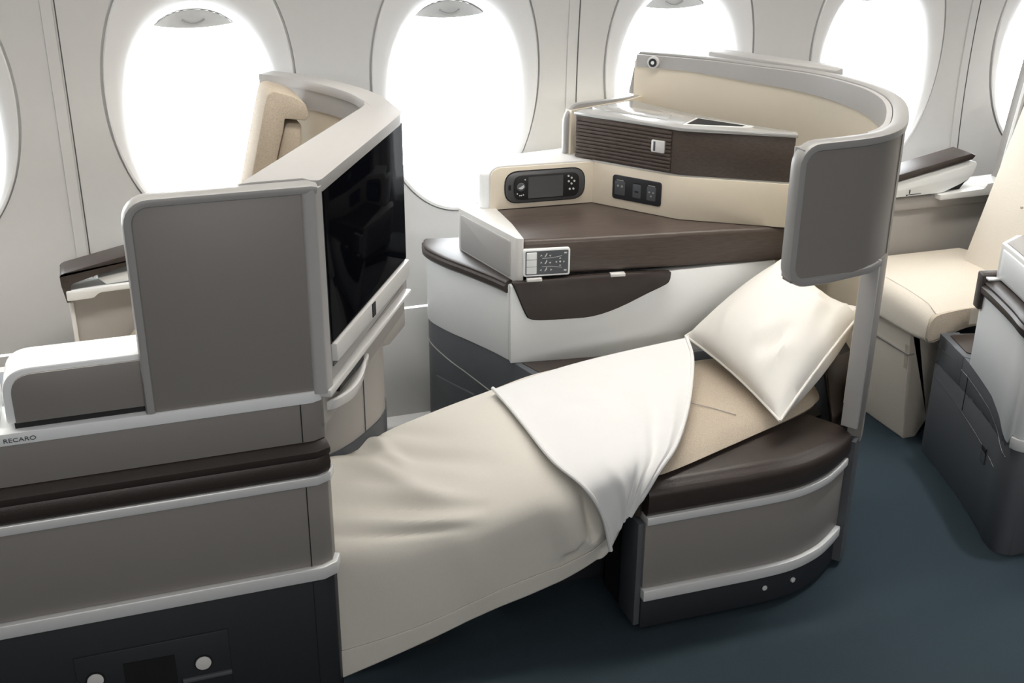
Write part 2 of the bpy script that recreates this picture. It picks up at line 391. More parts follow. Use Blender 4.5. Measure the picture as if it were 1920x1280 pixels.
rc = part('access_cover', cpn.rr(.435, .690, .055, .200, 0, -.002, .004), 'dark', g, bevel=.002)
part('cover_slot', cpn.panel([(.512, .05), (.597, .05), (.597, .170), (.512, .172)], .002, .0055), 'black', rc)
for a, z in ((.465, .150), (.643, .141)):
    bt = part('button', cpn.disc(a, z, .0135, .004, .0075), 'lip', rc, bevel=.001)
    part('button_bezel', cpn.disc(a, z, .0165, .003, .0052), 'black', bt)
part('cover_lip', cpn.rr(.605, .690, .108, .116, 0, .003, .010), 'char', rc, bevel=.002)
# white box standing on the console
prof = [(-.200, .641), (.006, .641), (.006, .732), (-.200, .732)]
wb = part('storage_box', xz(rnd(prof, [0, 0, 0, .046], 10), 1.742, 1.825), 'white', g, bevel=.004, label='white rounded box with a grey front')
prof = [(-.187, .643), (.006, .643), (.006, .722), (-.187, .722)]
part('box_front', xz(rnd(prof, [0, 0, 0, .036], 10), 1.7385, 1.748), 'taupe', wb, bevel=.001)
part('box_gap_shade', box(-.190, .004, 1.746, 1.815, .629, .642), 'black', wb)  # black strip puts the shadow of the gap under the box into colour
part('rear_ledge', box(-.64, -.212, 1.76, 1.86, .629, .668), 'white', g, bevel=.006)
# maker's lettering on the strip
cu = bpy.data.curves.new('lettering', 'FONT'); cu.body = 'RECARO'; cu.size = .0098; cu.extrude = .0004
to = bpy.data.objects.new('lettering_tmp', cu); C.objects.link(to); bpy.context.view_layer.update()
me = bpy.data.meshes.new_from_object(to.evaluated_get(bpy.context.evaluated_depsgraph_get())); bpy.data.objects.remove(to)
me.transform(Matrix.Translation(V((-.209, 1.7300, .6165))-g.location) @ Matrix.Rotation(math.pi/2, 4, 'X') @ Matrix.Diagonal((1.25, 1, 1, 1)))
me.materials.append(M['char']); lo_ = bpy.data.objects.new('strip_lettering', me); C.objects.link(lo_); lo_.parent = g

# ================================================================== seat in front (behind the screen shell)
g = thing('passenger_seat', 'beige tweed seat back with headrest rising behind the screen shell', 'seat', (.2, 2.5, .4))
hp = rnd([(.256, .715), (.300, .715), (.356, .905), (.358, .922), (.402, .915), (.410, .926), (.405, .950), (.382, .968), (.340, .982), (.326, .976), (.318, .95)], [.008, .004, .012, .004, .003, .005, .006, .014, .008, .006, .02], 4)
part('headrest', xz(hp, 2.47, 2.60), 'fabric', g, bevel=.006, seg=3)
part('headrest_core', xz(rnd([(.304, .715), (.366, .715), (.388, .83), (.394, .908), (.362, .912), (.354, .89)], .008, 4), 2.478, 2.62), 'fabric', g, bevel=.008, seg=3)
bm = B(); q = [(-.06, .36), (.06, .33), (.33, .76), (.275, .775)]
part('backrest', xz(rnd(q, .02, 4), 2.30, 2.60), 'fabric', g, bevel=.02, seg=3)
part('seat_cushion', cushion([(-.42, 2.16, .30), (-.02, 2.16, .30), (-.02, 2.60, .30), (-.42, 2.60, .30)], .10), 'seat', g)
part('seat_base', box(-.38, 0, 2.2, 2.56, 0, .30), 'char', g, bevel=.02)
g = thing('window_armrest', 'raised white armrest with dark padded top by the wall at far left', 'armrest', (-.02, 2.64, .0))
part('side_panel', xz([(-.128, .0), (.16, .0), (.16, .535), (-.128, .530)], 2.612, 2.668), 'body', g, bevel=.004)
part('edge_strip', box(-.1285, -.119, 2.606, 2.66, .05, .512), 'lip', g, bevel=.002)
part('ledge', xz(rnd([(-.131, .521), (-.075, .523), (-.062, .534), (.16, .540), (.16, .552), (-.131, .545)], [.004, .004, .006, 0, 0, .004], 4), 2.592, 2.668), 'white', g, bevel=.002)
part('armrest_beam', xz([(-.062, .566), (.12, .592), (.16, .56), (-.045, .548)], 2.602, 2.660), 'white', g, bevel=.003)
part('armrest_pad', xz(rnd([(-.139, .580), (-.134, .586), (.14, .642), (.14, .618), (-.06, .576), (-.118, .560), (-.124, .518), (-.132, .518), (-.139, .56)], [.004, .008, .002, .002, .004, .006, .001, .001, .006], 3), 2.594, 2.676), 'leather', g, bevel=.004)

# ================================================================== window-side console of the middle suite
g = thing('side_console', 'white and charcoal console with dark wood table top between bed and window', 'console', (1.05, 2.4, 0))
left = [(.712, 2.66), (.700, 2.60), (.722, 2.52), (.752, 2.452), (.788, 2.365), (.806, 2.312)]
lefts = [tuple(p) for p in cr(left, 4)]
body = lefts+[(.824, 2.302), (1.43, 2.214), (1.43, 2.63), (.74, 2.63)]
part('cabinet_body', prism(body, .366, .552), 'white', g, bevel=.003)
base = [(x+.002, y) for x, y in lefts[:-1]]+[(.812, 2.300), (.838, 2.205), (1.06, 2.232), (1.43, 2.205), (1.43, 2.62), (.74, 2.62)]
part('base', prism(base, .0, .366), 'char', g, bevel=.005)
LF = Along(lefts)
FF = Fr((.81, 2.29), (1.42, 2.20))
part('base_groove', ribbon(LF, [(s, .318-.004*k) for k, s in enumerate([.02+.02*i for i in range(17)])][:17], .003, .0022, off=.0), 'trim', g)
hf = Fr((.722, 2.52), (.806, 2.312))
part('hatch', hf.rr(-.05, .10, .10, .232, .006, -.012, .002), 'char', g, bevel=.0015)
part('ledge_pad', sweep([(x, y) for x, y in lefts], [(-.09, .532), (.004, .532), (.010, .538), (.011, .549), (.006, .553), (.006, .557), (.0, .561), (-.09, .562)]), 'leather', g)
part('front_panel', FF.panel([(-.004, .366), (.62, .366), (.62, .580), (-.004, .552)], -.03, .0), 'white', g, bevel=.002)
part('corner_seam', box(.8075, .8095, 2.3045, 2.309, .368, .535), 'lip', g)
tb = [(.806, 2.58), (.812, 2.33), (.832, 2.287), (.965, 2.266), (1.16, 2.237), (1.285, 2.219), (1.36, 2.205), (1.47, 2.19), (1.50, 2.35), (1.45, 2.60)]
part('table_top', prism(tb, .577, .660), 'wood', g, bevel=.011, seg=4)
ep = rnd([(.765, 2.563), (.820, 2.292), (.834, 2.286), (.846, 2.40), (.850, 2.535), (.80, 2.60)], [.015, .006, .004, 0, 0, .02], 4)
eo = part('end_panel', prism(ep, .560, .6645), 'lip', g, bevel=.006, seg=3)
ef = Fr((.768, 2.55), (.820, 2.294))
part('end_panel_face', ef.rr(.006, .236, .566, .652, .008, -.006, .0035), 'shell', eo, bevel=.002)
fl = [(-.002, .566), (.008, .545), (.030, .490), (.040, .479), (.062, .474), (.12, .473), (.185, .475), (.245, .492), (.31, .522), (.352, .541), (.362, .552), (.364, .570), (.30, .572), (.185, .573), (.06, .569)]
fl = [tuple(p) for p in cr(fl[:12], 3)]+fl[12:]
flp = part('pocket_flap', FF.panel(fl, -.006, .012), 'leather', g, bevel=.002)
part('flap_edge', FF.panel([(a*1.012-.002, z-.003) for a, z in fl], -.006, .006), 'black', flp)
for a in (.030, .222): part('flap_catch', FF.rr(a, a+.034, .5675, .5745, .001, .0, .0145), 'lip', flp, bevel=.001)
part('inset_tray', prism([(.832, 2.282), (.853, 2.216), (1.05, 2.240), (1.30, 2.224), (1.30, 2.232)], .364, .3675), 'leather', g)
# seat control plate
pl = part('control_plate', FF.rr(.022, .128, .578, .641, .006, -.004, .009), 'white', g, bevel=.0015)
part('plate_face', FF.rr(.0265, .1235, .582, .637, .003, .006, .0098), 'char', pl)
part('preset_buttons', FF.rr(.029, .052, .5845, .6345, .002, .007, .0108), 'white', pl, bevel=.0007)
for z in (.601, .6175): part('button_gap', FF.rr(.029, .052, z, z+.0007, 0, .01, .0111), 'lcd', pl)
bm = B()
def chev(fr, bm, a, z, d, s, n):
    dx, dz = d; px, pz = -dz, dx
    fr.panel([(a+dx*s, z+dz*s), (a-dx*s*.4+px*s*.8, z-dz*s*.4+pz*s*.8), (a-dx*s*.1, z-dz*s*.1), (a-dx*s*.4-px*s*.8, z-dz*s*.4-pz*s*.8)], n-.0005, n, bm)
for z, ks in ((.626, ((.062, 0), (.082, 1))), (.6095, ((.062, 0), (.082, 1))), (.5925, ((.062, 2), (.084, 3)))):
    for a, k in ks: chev(FF, bm, a, z, ((0, 1), (0, -1), (-1, 0), (1, 0))[k], .0032, .0105)
    FF.panel([(.0695, z-.003), (.0715, z-.003), (.0745, z+.001), (.0755, z+.004), (.0735, z+.004), (.071, z)], .0100, .0105, bm)
    FF.disc(.0745, z+.0045, .0013, .0100, .0105, bm, 8)
for da, dz, d in ((0, .008, (0, 1)), (0, -.008, (0, -1)), (-.008, 0, (-1, 0)), (.008, 0, (1, 0))): chev(FF, bm, .105+da, .610+dz, d, .003, .0105)
FF.disc(.105, .6105, .0022, .0100, .0105, bm, 8); FF.rr(.114, .120, .629, .632, 0, .01, .0105, bm); FF.rr(.114, .120, .588, .5915, 0, .01, .0105, bm)
for z0, sg in ((.6195, 1), (.600, -1)):
    c = [(.064+.0028*k, z0+sg*.004*max(0, (k-6)/10)**1.4) for k in range(17)]
    FF.panel(c+[(a, z+.0008) for a, z in reversed(c)], .01, .0104, bm)
part('control_icons', bm, 'icon', pl)

# ================================================================== upper unit: riser, wood cabinet, sockets
g = thing('upper_cabinet', 'dark wood cabinet on cream riser standing on the table top beside the window', 'cabinet', (1.2, 2.45, .66))
R0 = Fr((.836, 2.524), (1.091, 2.511)); R1 = Fr((1.091, 2.511), (1.226, 2.321)); R2 = Fr((1.226, 2.321), (1.434, 2.184))
part('riser', R0.panel(rnd([(0, .661), (.262, .661), (.262, .762), (0, .762)], [0, 0, 0, .028], 8), -.024, 0, sweep([(1.091, 2.511), (1.222, 2.327), (1.232, 2.317), (1.445, 2.177)], rect(-.03, 0, .661, .762))), 'cream', g, bevel=.0015)
part('riser_edge', R0.panel(rnd([(-.003, .661), (.262, .661), (.262, .766), (-.003, .766)], [0, 0, 0, .03], 8), -.030, -.003, sweep([(1.089, 2.513), (1.222, 2.329), (1.232, 2.319), (1.445, 2.179)], rect(-.03, -.003, .66, .766))), 'lip', g, bevel=.001)
part('riser_end', prism([(.812, 2.536), (.834, 2.527), (.86, 2.55), (.86, 2.60), (.825, 2.60)], .661, .752), 'white', g, bevel=.008, seg=3)
part('shelf', prism([(.86, 2.54), (1.085, 2.535), (1.16, 2.60), (1.10, 2.66), (1.0, 2.645), (.90, 2.63)], .750, .763), 'lip', g)
cb = [(1.060, 2.556), (1.224, 2.324), (1.436, 2.186), (1.445, 2.205), (1.385, 2.30), (1.32, 2.42), (1.265, 2.56), (1.245, 2.63), (1.12, 2.588)]
part('cabinet_box', prism(cb, .766, .868), 'wood', g, bevel=.002)
top = part('cabinet_top', prism([(1.056, 2.558), (1.222, 2.319), (1.438, 2.182), (1.450, 2.205), (1.39, 2.302), (1.325, 2.422), (1.27, 2.56), (1.25, 2.635), (1.115, 2.592)], .868, .876), 'glossg', g, bevel=.002)
part('top_inset', prism([(1.115, 2.585), (1.150, 2.515), (1.225, 2.40), (1.262, 2.45), (1.255, 2.53), (1.230, 2.612)], .874, .8772), 'glossg', top, bevel=.001)
part('top_tray', prism([(1.236, 2.345), (1.300, 2.402), (1.385, 2.283), (1.372, 2.272)], .874, .8775), 'silver', top, bevel=.001)
part('tray_recess', prism([(1.249, 2.347), (1.300, 2.390), (1.366, 2.291), (1.356, 2.285)], .876, .8782), 'black', top)
# tambour door with horizontal slats
TD = Fr((1.060, 2.556), (1.224, 2.324))
zs = []; n = 11
for k in range(n):
    z0 = .770+k*.0086
    zs += [(.0015, z0+.0004), (.0048, z0+.0016), (.0056, z0+.0043), (.0048, z0+.0070), (.0015, z0+.0082)]
bm = B(); prof = [(-.004, .7695)]+zs+[(-.004, .866)]
loft(bm, [[TD.P(a, z, o) for o, z in prof] for a in (.006, .262)])
td = part('tambour_door', bm, 'wood', g)
lt = part('door_latch', TD.rr(.213, .247, .812, .840, .003, .003, .009), 'silver', td, bevel=.001)
part('latch_slot', TD.rr(.219, .224, .815, .837, 0, .008, .0095), 'char', lt)
# sockets
sp = part('socket_plate', R1.rr(.057, .188, .683, .741, .008, -.002, .003), 'dark', g, bevel=.001)
for a, w_ in ((.078, .028), (.124, .022), (.163, .024)):
    sk = part('socket', R1.rr(a-w_/2, a+w_/2, .694, .727, .003, .002, .0042), 'char', sp, bevel=.0006)
    bm = B(); R1.rr(a-.009, a+.009, .7285, .7305, 0, .0025, .0035, bm)
    if w_ > .025: R1.disc(a-.005, .716, .0028, .0042, .0047, bm, 8); R1.disc(a+.006, .716, .0028, .0042, .0047, bm, 8)
    elif w_ > .023:
        for k in range(3): R1.disc(a+.006*math.cos(k*2.094+.5), .711+.006*math.sin(k*2.094+.5), .0022, .0042, .0047, bm, 8)
    else: R1.rr(a-.005, a+.005, .7075, .711, 0, .0042, .0046, bm)
    part('socket_print', bm, 'trim' if w_ != .022 else 'black', sk)
cr_ = part('remote_cradle', R0.rr(.035, .233, .6755, .7505, .033, -.01, .0045), 'lcd', g, bevel=.002)
part('cradle_edge', R0.rr(.033, .235, .6735, .7525, .035, -.01, .0025), 'black', cr_)
part('cradle_release', R0.rr(.042, .048, .708, .720, .001, .003, .0055), 'black', cr_)
# ------------------------------------------------------------------ the handset in its cradle
g = thing('remote_handset', 'black handset with grey screen docked in the cream riser by the window', 'remote control', tuple(R0.P(.135, .683, .004)))
hb = part('handset_body', R0.rr(.055, .217, .684, .742, .020, .005, .012), 'black', g, bevel=.002)
part('handset_screen', R0.rr(.089, .176, .687, .739, .0, .011, .0125), 'lcd', g)
bm = B(); R0.disc(.071, .716, .0105, .0115, .0135, bm); part('dial', bm, 'char', g, bevel=.001)
bm = B(); R0.panel([(.064, .714), (.068, .711), (.074, .711), (.079, .716), (.077, .721), (.071, .717)], .0132, .0142, bm); part('dial_mark', bm, 'icon', g)
for a, z in ((.081, .733), (.062, .700), (.068, .6955), (.072, .6955), (.077, .6965)): part('handset_key', R0.disc(a, z, .0017, .0115, .0128, None, 8), 'icon', g)
for a, z in ((.189, .735), (.197, .730), (.190, .722), (.204, .722), (.197, .716), (.193, .703), (.202, .703)):
    part('handset_key', R0.disc(a, z, .0025, .0115, .0135, None, 10), 'icon', g)

# ================================================================== right shell round the head of the bed
g = thing('seat_shell', 'curved grey shell with cream lining wrapping round the pillow end of the bed', 'seat shell', (1.5, 2.2, 0))
sP = s_at_x(RT, 1.372); sQ = s_at_x(RT, 1.43)
part('wing_panel', sweep(RT.sub(.014, sQ, 40), rect(-.03, -.003, .715, .966)), 'taupe', g)
part('outer_wall', sweep(RT.sub(sQ-.004, RT.L-.018), rect(-.03, -.001, .30, .964)), 'taupe', g)
part('lower_wall', sweep(RT.sub(sP+.040, RT.L), rect(-.03, -.004, .015, .31)), 'char', g)
part('post', sweep(RT.sub(sP+.024, sP+.085, 10), rect(-.034, -.001, .352, .722)), 'taupe', g, bevel=.003)
part('post_edge', sweep(RT.sub(sP+.016, sP+.025, 2), rect(-.034, .001, .352, .722)), 'shell', g, bevel=.002)
part('inner_wing', sweep(RT.sub(.014, sQ, 30), rect(-.035, -.0302, .72, .966)), 'shell', g)
part('lining', sweep(RT.sub(sP+.026, RT.L-.014), rect(-.037, -.0302, .40, .958)), 'cream', g)
bm = B(); pp = RT.sub(sP-.03, RT.L-.020, 90); rings = []
for k, (p, n_) in enumerate(zip(pp, normals(pp))):
    z = .902+.042*min(1, k/80)
    rings.append([(p.x+n_.x*o, p.y+n_.y*o, zz_) for o, zz_ in ((-.041, z), (-.0302, z), (-.0302, .974), (-.041, .974))])
loft(bm, rings); part('inner_band', bm, 'shell', g)
sz = [(sQ-.045, .713), (sQ-.1, .713), (.10, .713)]+arc((.046, .747), .034, 270, 180)+[(.012, .80), (.012, .88)]+arc((.046, .936), .034, 180, 90)
sz += [(.06+(RT.L-.034-.06)*k/110, .970) for k in range(111)]+arc((RT.L-.027, .965), .005, 90, 0)+[(RT.L-.015, .93), (RT.L-.002, .872)]
sz2 = sz[:3]+[(.16, .713)][:0]+sz[3:]
part('shell_trim', ribbon(RT, sz2, .032, .018, off=-.0135), 'trim', g)
# low wing towards the window
LW = [(1.308, 2.735), (1.22, 2.68), (1.13, 2.645), (1.045, 2.615)]
LA = Along(list(reversed([V(p) for p in LW])))
LAo = Along([V(p) for p in LW])
part('low_panel', sweep(LAo.sub(0, LAo.L-.012, 8), rect(-.026, -.004, .70, .870)), 'cream', g)
part('low_trim', ribbon(LAo, [(0, .862), (.1, .870)]+arc((LAo.L-.045, .838), .038, 90, 0)+[(LAo.L-.007, .80), (LAo.L-.007, .765)], .016, .014, off=-.012), 'trim', g)
# reading light on the inner band
p, nn = RT.at(RT.L-.066); lf = Fr((p.x-nn.x*.041, p.y-nn.y*.041), (p.x-nn.x*.041+nn.y, p.y-nn.y*.041-nn.x))
rl = part('reading_light', lf.disc(0, .958, .0155, -.002, .008, None, 28), 'lip', g, bevel=.002)
part('light_ring', lf.disc(0, .958, .0105, .006, .0092, None, 24), 'dark', rl)
part('light_lens', lf.disc(0, .958, .0045, .009, .0105, None, 16), 'white', rl)
part('rear_cap', prism([(1.46, 2.66), (1.62, 2.33), (1.655, 2.35), (1.655, 2.42), (1.51, 2.71)], .94, .982), 'shell', g, bevel=.006)

# ================================================================== lowered aisle armrest of the bed
g = thing('armrest_console', 'lowered grey armrest console with brown leather top along the aisle side of the bed', 'armrest', (1.13, 1.78, 0))
ap = [tuple(p) for p in cr([(.885, 1.722), (1.0, 1.720), (1.14, 1.718), (1.225, 1.7235), (1.295, 1.745), (1.345, 1.773), (1.388, 1.803)], 5)]
part('leather_pad', sweep(ap, [(-.14, .276), (.000, .276), (.006, .286), (.008, .318), (.006, .327), (.001, .3325), (-.007, .335), (-.012, .3395), (-.022, .344), (-.14, .351)]), 'leather', g)
part('pad_end', box(.868, .886, 1.738, 1.80, .262, .335), 'leather', g, bevel=.012, seg=3)
part('silver_strip', sweep(ap, rect(-.05, .007, .257, .275)), 'silver', g, bevel=.003)
part('side_panel', sweep(ap, rect(-.05, 0, .110, .257)), 'taupe', g, bevel=.0015)
part('silver_strip', sweep(ap, rect(-.05, .009, .083, .108)), 'silver', g, bevel=.003)
bs = part('base_panel', sweep(ap, rect(-.05, -.001, .014, .082)), 'dark', g, bevel=.002)
AF = Fr((.885, 1.722), (1.3, 1.7225))
for x in (1.166, 1.240):
    f_ = Fr((x-.1, 1.7205), (x+.1, 1.7205)) if x < 1.2 else Fr((x-.1, 1.7270-.025), (x+.1, 1.7270+.025))
    part('screw_cap', f_.disc(.1, .050, .0058, -.008, .003, None, 14), 'silver', bs, bevel=.001)
part('end_face', box(.8725, .886, 1.728, 1.80, .02, .256), 'char', g, bevel=.002)
part('carcass', prism([(.886, 1.765), (1.30, 1.79), (1.42, 1.86), (1.42, 1.94), (.886, 1.90)], .0, .275), 'dark', g)

# ================================================================== the bed
g = thing('flat_bed_seat', 'seat folded flat as a bed with beige tweed cushion beneath pillow and blanket', 'bed', (.95, 1.95, 0))
part('seat_cushion', cushion([(.50, 1.775, .295), (.93, 1.745, .322), (1.17, 2.185, .322), (.50, 2.05, .295)], .045, crown=.05), 'fabric', g)
part('head_cushion', cushion([(.855, 1.708, .334), (1.385, 1.890, .342), (1.46, 2.15, .342), (1.14, 2.195, .334)], .040, crown=.12, edge=8), 'fabric', g)
part('cushion_seam', tube([(1.085, 1.945, .3838), (1.12, 1.905, .3840), (1.15, 1.865, .3832)], .0010), 'body', g)
part('seat_pan', prism([(.50, 1.80), (.90, 1.80), (1.42, 1.95), (1.50, 2.18), (.90, 2.17), (.50, 2.03)], .262, .300), 'dark', g)
part('head_bolster', slab([(1.365, 1.835, .352), (1.430, 1.868, .352), (1.505, 1.99, .43), (1.44, 1.99, .41)], (0, 0, -.03)), 'leather', g, bevel=.004)
part('pedestal', box(.62, 1.25, 1.93, 2.10, 0, .27), 'dark', g, bevel=.01)
part('foot_rest', box(.075, .50, 1.82, 2.0, .0, .275), 'dark', g, bevel=.01)
# blanket: cross-sections from the foot to the head, far hem to near hem
st = [
 [(.27, 2.10, .20), (.280, 2.05, .325), (.276, 2.02, .343), (.270, 1.95, .340), (.266, 1.86, .322), (.262, 1.80, .296), (.262, 1.778, .262), (.264, 1.772, .15), (.268, 1.772, .006)],
 [(.40, 2.11, .20), (.412, 2.075, .330), (.416, 2.045, .350), (.40, 1.97, .348), (.385, 1.87, .330), (.372, 1.79, .304), (.362, 1.758, .262), (.372, 1.752, .16), (.386, 1.752, .052)],
 [(.50, 2.13, .21), (.503, 2.105, .342), (.504, 2.075, .360), (.495, 1.98, .360), (.486, 1.87, .345), (.478, 1.785, .318), (.476, 1.750, .275), (.484, 1.744, .18), (.493, 1.748, .087)],
 [(.60, 2.16, .22), (.610, 2.13, .355), (.612, 2.10, .371), (.60, 2.00, .374), (.588, 1.88, .366), (.58, 1.785, .338), (.572, 1.742, .295), (.572, 1.740, .21), (.574, 1.748, .110)],
 [(.72, 2.18, .24), (.718, 2.155, .366), (.716, 2.124, .382), (.70, 2.01, .388), (.688, 1.88, .383), (.678, 1.78, .360), (.664, 1.736, .318), (.664, 1.738, .23), (.668, 1.750, .132)],
 [(.84, 2.20, .26), (.83, 2.175, .375), (.82, 2.148, .390), (.80, 2.03, .396), (.778, 1.89, .390), (.764, 1.78, .372), (.756, 1.728, .335), (.754, 1.728, .25), (.752, 1.750, .157)],
 [(.98, 2.21, .30), (.965, 2.19, .382), (.95, 2.168, .394), (.91, 2.04, .396), (.87, 1.90, .392), (.83, 1.785, .378), (.816, 1.738, .345), (.818, 1.735, .28), (.818, 1.752, .190)],
 [(1.15, 2.205, .37), (1.14, 2.19, .395), (1.12, 2.165, .400), (1.05, 2.04, .394), (.97, 1.89, .390), (.895, 1.775, .383), (.858, 1.742, .355), (.850, 1.735, .30), (.846, 1.752, .245)],
]
def surf(st, n, m_, disp=None):
    rows = [cr(r, m_) for r in st]; cols = list(zip(*rows)); g_ = [cr(list(c), n) for c in cols]
    G = [list(r) for r in zip(*g_)]
    if disp:
        H = [[p.copy() for p in r] for r in G]; nr, nc = len(G), len(G[0])
        for i in range(nr):
            for j in range(nc):
                du = H[min(i+1, nr-1)][j]-H[max(i-1, 0)][j]; dv = H[i][min(j+1, nc-1)]-H[i][max(j-1, 0)]
                nv = du.cross(dv)
                if nv.length > 1e-9:
                    nv.normalize()
                    if nv.z < 0 and abs(nv.z) > .2: nv = -nv
                    if abs(nv.z) <= .2 and nv.y > 0: nv = -nv
                    G[i][j] = G[i][j]+nv*disp(i/(nr-1), j/(nc-1))
    return G
def ridge(s, t, a, b, wd, h):
    ax, ay = a; bx, by = b; dx, dy = bx-ax, by-ay; L2 = dx*dx+dy*dy
    k = ((s-ax)*dx+(t-ay)*dy)/L2; kk = min(max(k, 0), 1)
    d = math.hypot(s-ax-kk*dx, t-ay-kk*dy); fade = math.sin(math.pi*min(max(k, .0), 1)) if 0 < k < 1 else 0
    return h*math.exp(-(d/wd)**2)*(.25+.75*fade)
def bd(s, t):
    h = 0
    for a, b, wd, k in (((.03, .27), (.34, .60), .028, .016), ((.07, .25), (.46, .52), .026, -.014), ((.0, .40), (.40, .62), .022, .010), ((.0, .47), (.42, .65), .018, -.009),
                        ((.0, .53), (.40, .69), .022, .011), ((.0, .59), (.36, .71), .016, -.008), ((.13, .20), (.26, .46), .024, .016), ((.20, .20), (.40, .40), .03, -.008),
                        ((.70, .66), (.78, .92), .026, -.026), ((.80, .64), (.86, .90), .028, .024), ((.90, .66), (.93, .92), .020, -.018), ((.62, .70), (.70, .95), .04, .010), ((.35, .72), (.42, 1), .05, .006)):
        h += ridge(s, t, a, b, wd, k)
    h += .0018*math.sin(9*s+7*t)+.0010*math.sin(23*s-11*t)
    return h
def cloth(G, th):
    bm = B(); loft(bm, G, closed=False)
    return bm
def add_solid(o, th):
    md = o.modifiers.new('thickness', 'SOLIDIFY'); md.thickness = th; md.offset = -1
    sb = o.modifiers.new('smooth', 'SUBSURF'); sb.levels = 1; sb.render_levels = 1
g = thing('blanket', 'ivory blanket spread over the bed, its white lining folded back near the pillow', 'blanket', (.6, 1.9, .3))
BG = surf(st, 12, 9, bd)
o = part('blanket_body', cloth(BG, .006), 'duvet', g); add_solid(o, .006)
hr = []
for i in range(len(BG)):
    r = BG[i]; n0 = len(r)-1
    hr.append([r[k]+V((0, -.0012, 0)) for k in range(n0-4, n0+1)])
bm = B(); loft(bm, hr, closed=False); hm = part('blanket_hem', bm, 'duvet', o); add_solid(hm, .0015)
sl = [(.706, 2.112, .398), (.707, 2.02, .402), (.708, 1.918, .404), (.716, 1.785, .396), (.750, 1.712, .372), (.788, 1.708, .305), (.812, 1.716, .218)]
sr = [(1.172, 2.140, .445), (1.144, 2.057, .432), (1.08, 1.94, .415), (1.01, 1.83, .408), (.945, 1.745, .402), (.888, 1.705, .375), (.846, 1.714, .290)]
def sheet_st():
    out = []
    for k in range(7):
        f = k/6; row = []
        for a, b in zip(sl, sr):
            p = V(a).lerp(V(b), f); p.z += .010*math.sin(math.pi*f); row.append(p)
        out.append(row)
    return out
def sd(s, t):
    h = 0
    for a, b, wd, k in (((.05, .05), (.5, .35), .05, .006), ((.15, .35), (.75, .45), .06, .007), ((.75, .35), (.80, .95), .06, -.010), ((.9, .3), (.93, .9), .05, .010), ((.3, .65), (.5, 1), .06, .010), ((.6, .65), (.62, 1), .05, -.008), ((.1, .18), (.35, .22), .03, -.004)):
        h += ridge(s, t, a, b, wd, k)
    return h+.0015*math.sin(6*s+9*t)
G = surf(sheet_st(), 8, 7, sd)
o = part('folded_lining', cloth(G, .006), 'sheet', g, label='white folded-back lining'); add_solid(o, .007)
part('fold_hem', tube([p+V((-.002, 0, .001)) for p in G[0]], .0042), 'sheet', o)
part('fold_hem', tube([p+V((.001, 0, -.002)) for p in G[-1]], .0046), 'sheet', o)
# pillow
g = thing('pillow', 'plump cream pillow with piped edge leaning against the curved shell on the bed', 'pillow', (1.3, 2.0, .4))
L_, B_, R_, T_ = V((1.195, 2.185, .425)), V((1.200, 1.780, .402)), V((1.464, 1.908, .562)), V((1.462, 2.165, .608))
nrm = (R_-B_).cross(L_-B_).normalized()
if nrm.x > 0: nrm = -nrm
def pil(u, v, side):
    p = B_*(1-u)*(1-v)+R_*u*(1-v)+T_*u*v+L_*(1-u)*v
    a, b = 2*u-1, 2*v-1
    c = (B_+R_+T_+L_)/4
    pull = ((.07 if b > 0 else .03) if abs(b) > abs(a) else (.36 if a > 0 else .06))*(a*a*(1-b*b)+b*b*(1-a*a))                 # edges bow inward, corners stay out
    p = p.lerp(c, pull*max(abs(a), abs(b)))
    h = .082*((1-a**2)*(1-b**2))**.48
    wr = .0
    if side > 0:
        for aa, bb, wd, k in (((.16, .30), (.46, .24), .035, -.016), ((.22, .40), (.40, .36), .03, .008), ((.12, .20), (.44, .14), .03, .012), ((.52, .05), (.90, .16), .035, -.012), ((.60, .16), (.98, .28), .04, .010),
                               ((.05, .62), (.34, .74), .05, .006), ((.62, .62), (.98, .80), .05, -.008), ((.70, .78), (.98, .93), .04, .010)):
            wr += ridge(u, v, aa, bb, wd, k)
    return p+nrm*(side*h+wr*(1-a**4)*(1-b**4))
bm = B(); n = 36
for sd_ in (1, -1.15): loft(bm, [[pil(i/n, j/n, sd_) for j in range(n+1)] for i in range(n+1)], closed=False)
part('pillow_body', bm, 'pillow', g)
edge = [pil(k/24, 0, 0) for k in range(24)]+[pil(1, k/24, 0) for k in range(24)]+[pil(1-k/24, 1, 0) for k in range(24)]+[pil(0, 1-k/24, 0) for k in range(25)]
part('piping', tube(edge, .0032), 'pillow', g)

# ================================================================== seat behind (right)
g = thing('passenger_seat', 'cream upright seat with hanging leg rest at the right, behind the curved shell', 'seat', (2.0, 2.35, 0))
lr = part('leg_rest', xz(rnd([(1.912, .0), (1.955, .0), (1.99, .06), (2.005, .14), (2.005, .335), (1.90, .355), (1.888, .335)], [.006, .006, .02, .03, .01, .02, .02], 5), 2.262, 2.60), 'seat', g, bevel=.004)
part('leg_rest_seam', xz([(1.8905, .246), (1.8885, .250), (1.91, .25), (1.91, .246)], 2.2605, 2.601), 'body', lr)
part('pull_slot', xz([(1.8967, .205), (1.8918, .272), (1.90, .272), (1.905, .205)], 2.266, 2.279), 'fabric', lr)
bm = B(); rings = []
for k in range(13):
    f = k/12; y = 2.195+.40*f; c = .020*(1-abs(2*f-1)**2.5); e = .010*(1-min(1, min(f, 1-f)*12)); q = .004 if k in (0, 12) else 0
    pr_ = rnd([(2.26, .400+c-e), (1.95, .402+c-e), (1.868+e, .396+c*.5-e), (1.866+e, .318), (1.895, .308), (1.945, .322), (1.985, .340+e), (2.26, .340+e)], [0, .05, .045, .01, .01, .02, .03, 0], 6)
    rings.append([(x, y-.03*(x-1.87)/.39*(1-f), z) for x, z in pr_])
